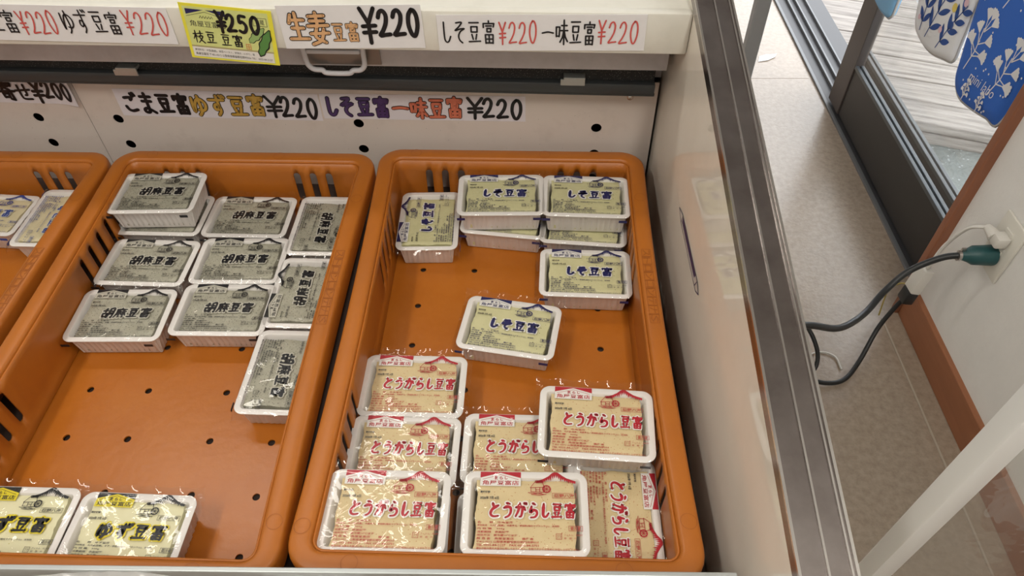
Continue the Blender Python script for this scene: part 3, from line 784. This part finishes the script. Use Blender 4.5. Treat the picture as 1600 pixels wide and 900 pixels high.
def mill(inkm):
    mb = MB(); z = .0006; w_ = .00060
    def S(pts): line(mb, [(PX(.53+.17*x), PY(.275-.165*y)) for x, y in pts], w_, z)
    S([(.05,.45),(.25,.85),(.62,.85),(.72,.5),(.05,.45)]); S([(.08,.45),(.08,.15),(.7,.12),(.72,.5)]); S([(.28,.85),(.3,.98),(.6,.98),(.62,.85)])
    for k in range(5): S([(.3+.07*k,.85),(.3+.07*k,.98)])
    S([(.3,.45),(.32,.14)]); S([(.5,.48),(.5,.13)]); S([(.3,.3),(.5,.3)]); S([(-.05,.08),(.3,.0),(.6,.06)]); S([(.1,-.05),(.5,-.1),(.8,-.02)]); S([(.2,.06),(.7,-.04)])
    cx, cy = PX(.53+.17*.82), PY(.275-.165*.36); rr = .0042
    n0 = len(mb.v)
    for r_ in (rr, rr*.72):
        for k in range(20): mb.v.append((cx+r_*math.cos(2*PI*k/20), cy+r_*math.sin(2*PI*k/20), z))
    for k in range(20): mb.f.append((n0+k, n0+20+k, n0+20+(k+1)%20, n0+(k+1)%20))
    for k in range(8): ribbon(mb, [(cx,cy),(cx+rr*.5*math.cos(k*PI/4),cy+rr*.5*math.sin(k*PI/4)),(cx+rr*math.cos(k*PI/4),cy+rr*math.sin(k*PI/4))], .0005, z+.0001)
    return ('mill_print', mb.mesh('mill_print', M[inkm]))
def place_box(inkm):
    mb = MB(); frame(mb, PX(.715), PX(.905), PY(.325), PY(.262), .00035, .0006); put_text(mb, '忍野八海', PX(.728), PX(.893), PY(.315), PY(.272), .0006, bold=.015)
    return ('place_stamp', mb.mesh('place_stamp', M[inkm]))
def date_print(inkm='greyblack'):
    mb = MB(); put_text(mb, '賞味期限', PX(.135), PX(.215), PY(.272), PY(.246), .0006, bold=.03); put_text(mb, '2026年 7月 6日', PX(.135), PX(.285), PY(.349), PY(.311), .0006, bold=.03)
    return ('date_print', mb.mesh('date_print', M[inkm]))
def small(inkm, kind_line, name_line):
    mb = MB(); z = .0006
    rows = [('名　　称　'+name_line, .30), ('原材料名　'+kind_line, .66), ('内 容 量　300g', .235), ('消費期限　表面記載', .27), ('保存方法　要冷蔵10℃以下', .335),
            ('製 造 者　角屋豆富店　　責任者', .46), ('〒401-0512 山梨県南都留郡忍野村内野556', .50), ('TEL 0555-84-2127　FAX 0555-84-3751', .50), ('遺伝子組み換え大豆は使用しておりません。生物ですからお早めにお召し上がり下さい。', .81)]
    for k, (s, x1) in enumerate(rows):
        y0 = .605 + .0365*k
        put_text(mb, s, PX(.125), PX(.125+x1-.02), PY(y0+.026), PY(y0), z, res=1, bold=.014)
    frame(mb, PX(.838), PX(.948), PY(.705), PY(.645), .00035, z); put_text(mb, '要冷蔵', PX(.852), PX(.934), PY(.697), PY(.653), z, res=1, bold=.01)
    frame(mb, PX(.738), PX(.785), PY(.80), PY(.735), .0004, z); put_text(mb, 'プラ', PX(.745), PX(.778), PY(.785), PY(.75), z, res=1)
    put_text(mb, 'フィルム：PE,PET', PX(.80), PX(.945), PY(.762), PY(.738), z, res=1); put_text(mb, '容　器：PP', PX(.80), PX(.90), PY(.797), PY(.773), z, res=1)
    return ('small_print', mb.mesh('small_print', M[inkm]))
def title(chars, inkm, outm, x0, x1, y0, y1, w_):
    o = MB(); hand(o, chars, PX(x0), PX(x1), PY(y1), PY(y0), w_*1.7, .0005, shear=.06, kj=.82)
    t_ = MB(); hand(t_, chars, PX(x0), PX(x1), PY(y1), PY(y0), w_, .0008, taper=brush, shear=.06, kj=.72)
    return [('title_outline', o.mesh('title_outline', M[outm])), ('title_print', t_.mesh('title_print', M[inkm]))]
def marks(inkm):
    return [('register_mark', MB().box(x-.0055, x+.0055, -PD/2-.0036, -PD/2-.0032, -.0062, -.0022).mesh('register_mark', M[inkm])) for x in (-.0545, .050)]
KINDS = {}
def kind(k, tofu, inkm, thin, outm, bg, chars, tx0, tx1, tw, kl, nl, mk_):
    KINDS[k] = dict(tofu=tofu_mesh(M[tofu], len(k)), prints=header(inkm, bg) + [mountain(inkm), mill(inkm), place_box(thin), date_print(), small(thin, kl, nl)]
                    + title(chars, inkm, outm, tx0, tx1, .385, .565, tw) + marks(mk_))
KG = '丸大豆(国産)、{}／凝固剤(塩化マグネシウム)、消泡剤'
kind('chili', 'tofu_chili', 'red', 'thin_red', 'white', 'white', 'とうがらし豆富', .20, .90, .0029, KG.format('赤唐辛子'), 'きぬ豆腐', 'black')
kind('sesame', 'tofu_sesame', 'black', 'black', 'pale', 'pale', '胡麻豆富', .29, .81, .0040, KG.format('胡麻'), 'ごま豆腐', 'black')
kind('shiso', 'tofu_shiso', 'navy', 'navy', 'white', 'white', 'しそ豆富', .28, .80, .0038, KG.format('しそ'), 'しそ豆腐', 'navy')
kind('yuzu', 'tofu_yuzu', 'black', 'greyblack', 'yellow', 'yellow', 'ゆず豆富', .24, .84, .0037, KG.format('ゆず'), 'ゆず豆腐', 'black')
kind('plain', 'tofu_plain', 'blue', 'blue', 'white', 'white', '寄せ豆富', .28, .80, .0026, KG.format(''), '寄せ豆腐', 'blue')
npk = [0]
def pack(k, x, y, lip, deg, label, group, tilt=(0,0)):
    t = tag(empty('tofu_pack', (x, y, lip)), label, 'tofu pack', group)
    t.rotation_euler = (math.radians(tilt[0]), math.radians(tilt[1]), math.radians(deg))
    link('tray', tray_me, t); link('tofu', KINDS[k]['tofu'], t)
    f = link('film', films[npk[0] % 5], t); npk[0] += 1
    for n, me in KINDS[k]['prints']:
        o = link(n, me, f)
        if n in ('small_print', 'header_print', 'date_print', 'place_stamp', 'mountain_print', 'mill_print'): o['kind'] = 'stuff'   # fine print
    return t
S1, S2 = -.0505, -.0115
GS, GH, GC, GY, GP = 'sesame tofu packs', 'shiso tofu packs', 'chili tofu packs', 'yuzu tofu packs', 'plain tofu packs'
pack('sesame', -.306, .533, S1, -1.5, 'grey sesame tofu pack underneath another in the back corner stack', GS)
pack('sesame', -.305, .5365, S2, 1.4, 'grey sesame tofu pack on top of the stack in the back corner', GS)
pack('sesame', -.1815, .5294, S1, -1.2, 'grey sesame tofu pack in the back row, middle column beside the stack', GS)
pack('sesame', -.0705, .512, S1, -91, 'sideways grey sesame tofu pack nearest the back against the crate wall', GS)
pack('sesame', -.298, .4365, S1, -2.0, 'grey sesame tofu pack just in front of the corner stack', GS)
pack('sesame', -.1715, .4405, S1, .3, 'grey sesame tofu pack at the centre of the group of ten', GS)
pack('sesame', -.0705, .3835, S1, 89, 'sideways grey sesame tofu pack between two others, its header facing left', GS)
pack('sesame', -.2988, .3425, S1, .6, 'grey sesame tofu pack at the front left of its group', GS)
pack('sesame', -.1693, .3525, S1, -.2, 'grey sesame tofu pack in the front row, middle column', GS)
pack('sesame', -.0705, .2565, S1, -91.5, 'sideways grey sesame tofu pack nearest the viewer, glare on its film', GS)
pack('yuzu', -.3075, .0605, S1+.001, -1, 'yellow labelled yuzu tofu pack cut off by the left edge of the photo', GY)
pack('yuzu', -.1835, .0545, S1, -2, 'yellow labelled yuzu tofu pack with its whole title in view', GY)
pack('shiso', .0808, .523, S1, 91, 'sideways green shiso tofu pack at the back left of its crate', GH)
pack('shiso', .191, .533, S1, -7.5, 'green shiso tofu pack underneath another, beside the sideways one', GH)
pack('shiso', .1852, .534, S2, .6, 'green shiso tofu pack on top of the stack beside the sideways one', GH)
pack('shiso', .3030, .516, S1, -5, 'green shiso tofu pack underneath another in the back right corner', GH)
pack('shiso', .3045, .531, S2, -2.6, 'green shiso tofu pack on top of the stack in the back right corner', GH)
pack('shiso', .3002, .4195, S1, -2.4, 'single green shiso tofu pack in front of the back right stack', GH)
pack('shiso', .2004, .326, S1, -9.9, 'tilted green shiso tofu pack alone in the middle of the crate', GH)
pack('chili', .0887, .2365, S1, -1.2, 'red labelled chili tofu pack farthest back in the left column', GC)
pack('chili', .0865, .1515, S1, -1.6, 'red labelled chili tofu pack second in the left column', GC)
pack('chili', .082, .062, S1, .5, 'chili tofu pack almost hidden under the front left one', GC)
pack('chili', .0845, .0636, S2, -1.0, 'red labelled chili tofu pack at the front left, glare across its film', GC)
pack('chili', .2125, .1545, S1, -1.2, 'red labelled chili tofu pack half covered by the raised one', GC)
pack('chili', .2957, .1645, S2, -3.5, 'red labelled chili tofu pack raised on others by the crate wall', GC)
pack('chili', .3150, .0815, S1, -91, 'sideways red labelled chili tofu pack in the front right corner', GC)
pack('chili', .2115, .060, S1, 0, 'chili tofu pack almost hidden under the front middle one', GC)
pack('chili', .2206, .0632, S2, -.4, 'red labelled chili tofu pack at the front middle, date clearly readable', GC)
pack('plain', -.571, .534, S1, -4, 'blue labelled tofu pack at the left edge of the photo', GP)
pack('plain', -.4655, .527, S1, -91, 'sideways blue labelled tofu pack against the wall of the left crate', GP)

# ------------------------------------------------------------------ right-hand side: wall outlet, plugs and cords
ow = tag(empty('wall_outlet', (WX, .684, -.26)), 'ivory double wall outlet on the white wall', 'outlet')
MB().box(-.006, 0, -.035, .035, -.06, .06, .0025).build('plate', M['outlet'], ow, 40)
for zc in (.021, -.021):
    MB().box(-.0075, -.002, -.012, .012, zc-.017, zc+.017, .001).build('socket_face', M['outlet'], ow)
    for s in (-.0064, .0064): MB().box(-.0079, -.004, s-.0012, s+.0012, zc-.004, zc+.004).build('socket_slot', M['outlet_dark'], ow)
MB().box(-.0078, -.004, -.010, .010, -.006, -.0045).box(-.0078, -.004, -.010, .010, .0045, .006).build('seam_line', M['outlet_dark'], ow)
# green rubber plug with black power cable
gp = tag(empty('power_cable', (WX, .684, -.281)), 'thick black power cable with a dark green rubber plug in the outlet', 'cable')
MB().tube([(-.008,0,0),(-.013,0,0),(-.030,.001,-.001),(-.044,.002,-.002),(-.052,.003,-.003),(-.062,.004,-.004)], [.0185,.0195,.0185,.0180,.0130,.0090], 20).build('plug_body', M['plug_green'], gp, 50)
MB().tube([(-.0585,.004,-.004),(-.0665,.005,-.005)], .0092, 16).box(-.066,-.059,.003,.007,.004,.012).box(-.066,-.059,.003,.007,-.018,-.010).build('clamp', M['clamp'], gp, 40)
pts = [(1.016,.689,-.286),(.985,.695,-.300),(.94,.694,-.335),(.90,.672,-.368),(.85,.625,-.380),(.78,.57,-.352),(.70,.534,-.300),(.62,.50,-.27),(.52,.47,-.27),(.452,.46,-.28)]
MB().tube([(x-WX, y-.684, z+.281) for x, y, z in catmull(pts, 6)], .0062, 12).build('cable', M['rubber'], gp, 60)
# white plug, flat white cord, black inline connector and thinner black cord
wp = tag(empty('extension_cord', (WX, .680, -.239)), 'white flat cord with angled white plug joined to a thin black cord', 'cord')
MB().box(-.030, -.007, -.013, .013, -.011, .011, .004).build('plug_body', M['cord_white'], wp, 40)
MB().tube([(-.024,.008,.0),(-.026,.020,.002),(-.0275,.032,.002)], [.0115,.0095,.0070], 12).build('strain_relief', M['cord_white'], wp, 50)
wp_pts = [(1.0475,.712,-.237),(1.035,.735,-.262),(1.02,.745,-.315),(1.012,.742,-.365),(1.006,.738,-.395)]
MB().tube([(x-WX, y-.680, z+.239) for x, y, z in catmull(wp_pts, 6)], .0068, 10, flat=.5).build('flat_cord', M['cord_white'], wp, 60)
def inline(a, b, hw, ht, nm, m):
    a, b = Vector(a), Vector(b); ax = (b-a).normalized(); sd = ax.cross(Vector((1,0,0))).normalized(); up = sd.cross(ax)
    Mx = Matrix(((sd.x, ax.x, up.x, a.x-WX), (sd.y, ax.y, up.y, a.y-.680), (sd.z, ax.z, up.z, a.z+.239), (0,0,0,1)))
    MB().box(-hw, hw, 0, (b-a).length, -ht, ht, .003, Mx).build(nm, m, wp, 40)
inline((1.010,.742,-.375), (1.000,.735,-.432), .0165, .010, 'white_socket', M['cord_white'])
inline((1.000,.735,-.430), (.996,.733,-.462), .014, .011, 'black_plug', M['rubber'])
bp_pts = [(.996,.733,-.450),(.985,.732,-.485),(.962,.715,-.535),(.925,.665,-.578),(.885,.625,-.590),(.84,.615,-.588),(.78,.62,-.57),(.70,.62,-.55),(.60,.60,-.55),(.452,.58,-.55)]
MB().tube([(x-WX, y-.680, z+.239) for x, y, z in catmull(bp_pts, 6)], .0048, 10).build('black_cord', M['rubber'], wp, 60)
gw_pts = [(1.002,.737,-.428),(.995,.765,-.445),(.992,.785,-.49),(1.0,.79,-.54),(1.004,.788,-.575)]
gw = tag(MB().tube(catmull(gw_pts, 5), .0016, 6).build('ground_wire', M['wire'], None, 60), 'thin yellow ground wire hanging loose beside the black connector', 'wire')
cp = tag(empty('coiled_cord', (.80,.70,ZF)), 'black cord looping down to the floor beside the case rail', 'cord')
lp = [(-.20,.06,.14),(-.08,.05,.12),(.0,.02,.085),(.03,-.02,.05),(.03,-.05,.02),(.0,-.07,.012),(-.06,-.07,.008),(-.2,-.06,.008)]
MB().tube(catmull(lp, 6), .0045, 10).build('cord', M['rubber'], cp, 60)
tag(MB().tube(catmull([(.80,.67,ZF+.004),(.85,.70,ZF+.004),(.885,.69,ZF+.004),(.89,.655,ZF+.004)], 6), .0022, 6).build('white_string', M['cord_white'], None, 60), 'thin pale string curled on the floor near the cords', 'string')
ps = MB().poly([(.98,1.885,ZF+.002),(1.012,1.893,ZF+.003),(1.040,1.912,ZF+.003),(1.052,1.935,ZF+.002),(1.012,1.925,ZF+.006),(.99,1.918,ZF+.003)])
po = ps.build('paper_scrap', M['paper']); md = po.modifiers.new('thickness', 'SOLIDIFY'); md.thickness = .001
tag(po, 'torn white paper scrap on the floor near the doorway', 'paper scrap')

# grey post behind the case rail; white post with clear vinyl in the foreground
gpst = tag(empty('grey_post', (.706, 1.19, ZF)), 'grey square steel post standing behind the case rail', 'post')
MB().box(-.015, .015, -.013, .013, 0, 1.55, .003).build('upright', M['post_grey'], gpst)
MB().box(-.035, .035, -.035, .035, 0, .006, .002).build('foot_plate', M['post_grey'], gpst)
wps = tag(empty('white_post', (.625, .085, ZF)), 'white square post in the foreground at the lower right', 'post')
MB().box(-.011, .013, -.018, .007, 0, 2.0, .004).build('upright', M['post_white'], wps, 40)
MB().box(-.03, .03, -.03, .03, 0, .006, .002).build('foot_plate', M['post_white'], wps)
vn = MB(); nx, nz = 60, 60; rv = random.Random(2)
for j in range(nz+1):
    for i in range(nx+1):
        x = .640 + .40*i/nx; z = -.52 + 1.2*j/nz
        vn.v.append((x, .0945 + .004*math.sin(x*26+z*9) + .0025*math.sin(x*70+z*40)*math.sin(z*33), z))
for j in range(nz):
    for i in range(nx):
        a = j*(nx+1)+i; vn.f.append((a, a+1, a+nx+2, a+nx+1))
tag(vn.build('vinyl_sheet', M['vinyl'], None, 80), 'clear wrinkled vinyl sheet hanging beside the white post', 'vinyl sheet')

# ------------------------------------------------------------------ printed cloth mitts hanging before the glass door
def hang(name, outline, x, thick, m, label, group):
    """padded cloth: outline in (-Y, Z) metres"""
    t = tag(empty(name), label, 'mitt', group)
    cy = sum(p[0] for p in outline)/len(outline); cz = sum(p[1] for p in outline)/len(outline)
    t.matrix_world = Matrix.Translation((x, cy, cz)) @ DM
    q = [(a, b) for a, b, _ in catmull([(-(p[0]-cy), p[1]-cz, 0) for p in outline + [outline[0]]], 5)][:-1]
    mb = MB(); n = len(q); cx0 = sum(p[0] for p in q)/n; cy0 = sum(p[1] for p in q)/n
    for s, zz in ((1, 0), (.95, thick*.5), (.82, thick*.7)):
        for p in q: mb.v.append((cx0+(p[0]-cx0)*s, cy0+(p[1]-cy0)*s, zz))
    for s, zz in ((.95, -thick*.5),):
        for p in q: mb.v.append((cx0+(p[0]-cx0)*s, cy0+(p[1]-cy0)*s, zz))
    for r_, s_ in ((0,1), (1,2)):
        for i in range(n): mb.f.append((r_*n+i, r_*n+(i+1)%n, s_*n+(i+1)%n, s_*n+i))
    for i in range(n): mb.f.append((3*n+i, 3*n+(i+1)%n, (i+1)%n, i))
    mb.f.append(tuple(2*n+i for i in range(n))); mb.f.append(tuple(reversed([3*n+i for i in range(n)])))
    mb.build('padded_cloth', m, t, 60)
    pp = MB(); pp.tube([(p[0], p[1], 0) for p in q + [q[0]]], .0032, 6, cap=False); pp.build('piping', M['silver_cloth'], t, 60)
    return t, cy, cz
def leafp(mb, x, y, ang, L, wd, z):
    pts = [(x+L*k/8*math.cos(ang), y+L*k/8*math.sin(ang)) for k in range(9)]
    ribbon(mb, pts, wd, z, lambda t: max(.03, math.sin(PI*min(1,max(0,t)))**.8))
TH = .016; ZP = TH*.7+.0006
bl = [(1.075,.30), (1.115,.15), (1.118,.02), (1.100,-.06), (1.082,-.118), (1.066,-.160), (1.033,-.178), (.985,-.172), (.930,-.157), (.890,-.144), (.880,-.05), (.885,.10), (.900,.30)]
t, cy, cz = hang('oven_mitt', bl, 1.10, TH, M['cloth_blue'], 'blue cloth mitt with white fan flowers and mini labo lettering', 'cloth mitts by the door')
fp = MB()
def fan(mb, x, y, ang, L):
    fan.z += 2e-5; ZP = fan.z
    line(mb, [(x,y),(x+L*.45*math.cos(ang), y+L*.45*math.sin(ang))], .0022, ZP); ZP += 1e-5
    cx, cyy = x+L*.45*math.cos(ang), y+L*.45*math.sin(ang); n0 = len(mb.v); mb.v.append((cx,cyy,ZP))
    for k in range(9):
        a = ang + (k/8-.5)*1.15; mb.v.append((cx+L*.55*math.cos(a)*(1 if k%2 else .93), cyy+L*.55*math.sin(a)*(1 if k%2 else .93), ZP))
    for k in range(8): mb.f.append((n0, n0+1+k, n0+2+k))
fan.z = ZP
def sprig(x, y, ang, s):
    """local x runs to the right in the photo"""
    stem = [(x,y),(x+s*.5*math.cos(ang),y+s*.5*math.sin(ang)),(x+s*math.cos(ang+.15),y+s*math.sin(ang+.15))]
    line(fp, stem, .0026, ZP)
    for k, (f_, da) in enumerate(((.35,.9),(.35,-.9),(.65,.75),(.65,-.75),(.95,.45),(.95,-.45),(1.0,0),(.5,1.3),(.5,-1.3))):
        fan(fp, x+s*f_*math.cos(ang+.1*f_), y+s*f_*math.sin(ang+.1*f_), ang+da, s*.52)
    for k in range(7):
        a = ang+random.uniform(-1,1); d = s*random.uniform(.4,1.3)
        fp.poly([(x+d*math.cos(a)+.0022*math.cos(q*PI/3), y+d*math.sin(a)+.0022*math.sin(q*PI/3), ZP) for q in range(6)])
def loc_(Yw, Zw): return (-(Yw-cy), Zw-cz)
for (a, b, ang, s) in ((1.048,-.122,1.40,.085), (.948,-.118,1.25,.085), (1.025,.015,1.25,.090), (.925,.04,1.4,.08), (1.01,-.168,1.5,.030), (.955,-.160,1.5,.028), (1.085,.0,1.6,.06)):
    x, y = loc_(a, b); sprig(x, y, ang, s)
fp.v = [v for v in fp.v]
fp.build('flower_print', M['print_white'], t)['kind'] = 'stuff'
lt = MB(); x, y = loc_(1.018, -.128); put_text(lt, 'mini labo', 0, .092, 0, .020, ZP+.0006, bold=-.004, shear=.25)
Rz = Matrix.Translation((x, y, 0)) @ Matrix.Rotation(math.radians(8), 4, 'Z'); lt.v = [tuple(Rz @ Vector(v)) for v in lt.v]
lt.build('lettering', M['print_white'], t)
wh = [(1.325,.10), (1.322,-.08), (1.312,-.125), (1.289,-.160), (1.251,-.171), (1.196,-.171), (1.140,-.155), (1.106,-.140), (1.108,-.10), (1.118,-.02), (1.128,.12)]
t, cy, cz = hang('oven_mitt', wh, 1.10, TH, M['cloth_white'], 'white cloth mitt with navy leaves and pink and yellow dots', 'cloth mitts by the door')
np_ = MB()
for (a, b, ang, s) in ((1.225,-.150,1.35,.15), (1.255,-.15,1.7,.12), (1.17,-.145,1.2,.12), (1.19,-.03,1.4,.12)):
    x, y = loc_(a, b); line(np_, [(x,y),(x+s*.5*math.cos(ang+.08),y+s*.5*math.sin(ang+.08)),(x+s*math.cos(ang),y+s*math.sin(ang))], .0026, ZP)
    for f_ in (.15,.4,.62,.85):
        for sg in (-1, 1): leafp(np_, x+s*f_*math.cos(ang), y+s*f_*math.sin(ang), ang+sg*.75, s*.30, .013, ZP)
for a, b, r_, c_ in ((1.165,-.055,.009,'yellow'), (1.29,-.07,.011,'yellow'), (1.18,-.11,.007,'pink'), (1.245,-.06,.007,'pink'), (1.275,-.13,.006,'pink'), (1.135,-.03,.008,'pink'), (1.15,-.085,.008,'navy'), (1.17,-.03,.008,'navy')):
    x, y = loc_(a, b); MB().poly([(x+r_*math.cos(q*PI/8), y+r_*math.sin(q*PI/8), ZP+.0004) for q in range(16)]).build('printed_dot', M['print_'+c_], t)
np_.build('leaf_print', M['print_navy'], t)['kind'] = 'stuff'
lb = [(1.53,.0), (1.535,-.15), (1.525,-.200), (1.484,-.212), (1.44,-.212), (1.415,-.205), (1.408,-.17), (1.42,.0)]
t, cy, cz = hang('oven_mitt', lb, 1.10, TH, M['cloth_light'], 'light blue cloth mitt with dark blue strokes at the top edge', 'cloth mitts by the door')
sp = MB()
for k in range(7):
    x, y = loc_(1.50-.012*k, -.19+.004*k); leafp(sp, x, y, 1.2+.12*k, .09, .009, ZP)
sp.build('stroke_print', M['print_navy'], t)['kind'] = 'stuff'
rail = tag(empty('mitt_rail', (1.10, 1.2, .42)), 'thin rail the cloth mitts hang from by the glass door', 'rail')
MB().tube([(0,-.38,0),(0,.45,0)], .005, 8).build('rod', M['bronze'], rail, 60)
for yy in (-.345, .40): MB().box(-.004, .045, yy-.006, yy+.006, -.006, .006).build('bracket', M['bronze'], rail)
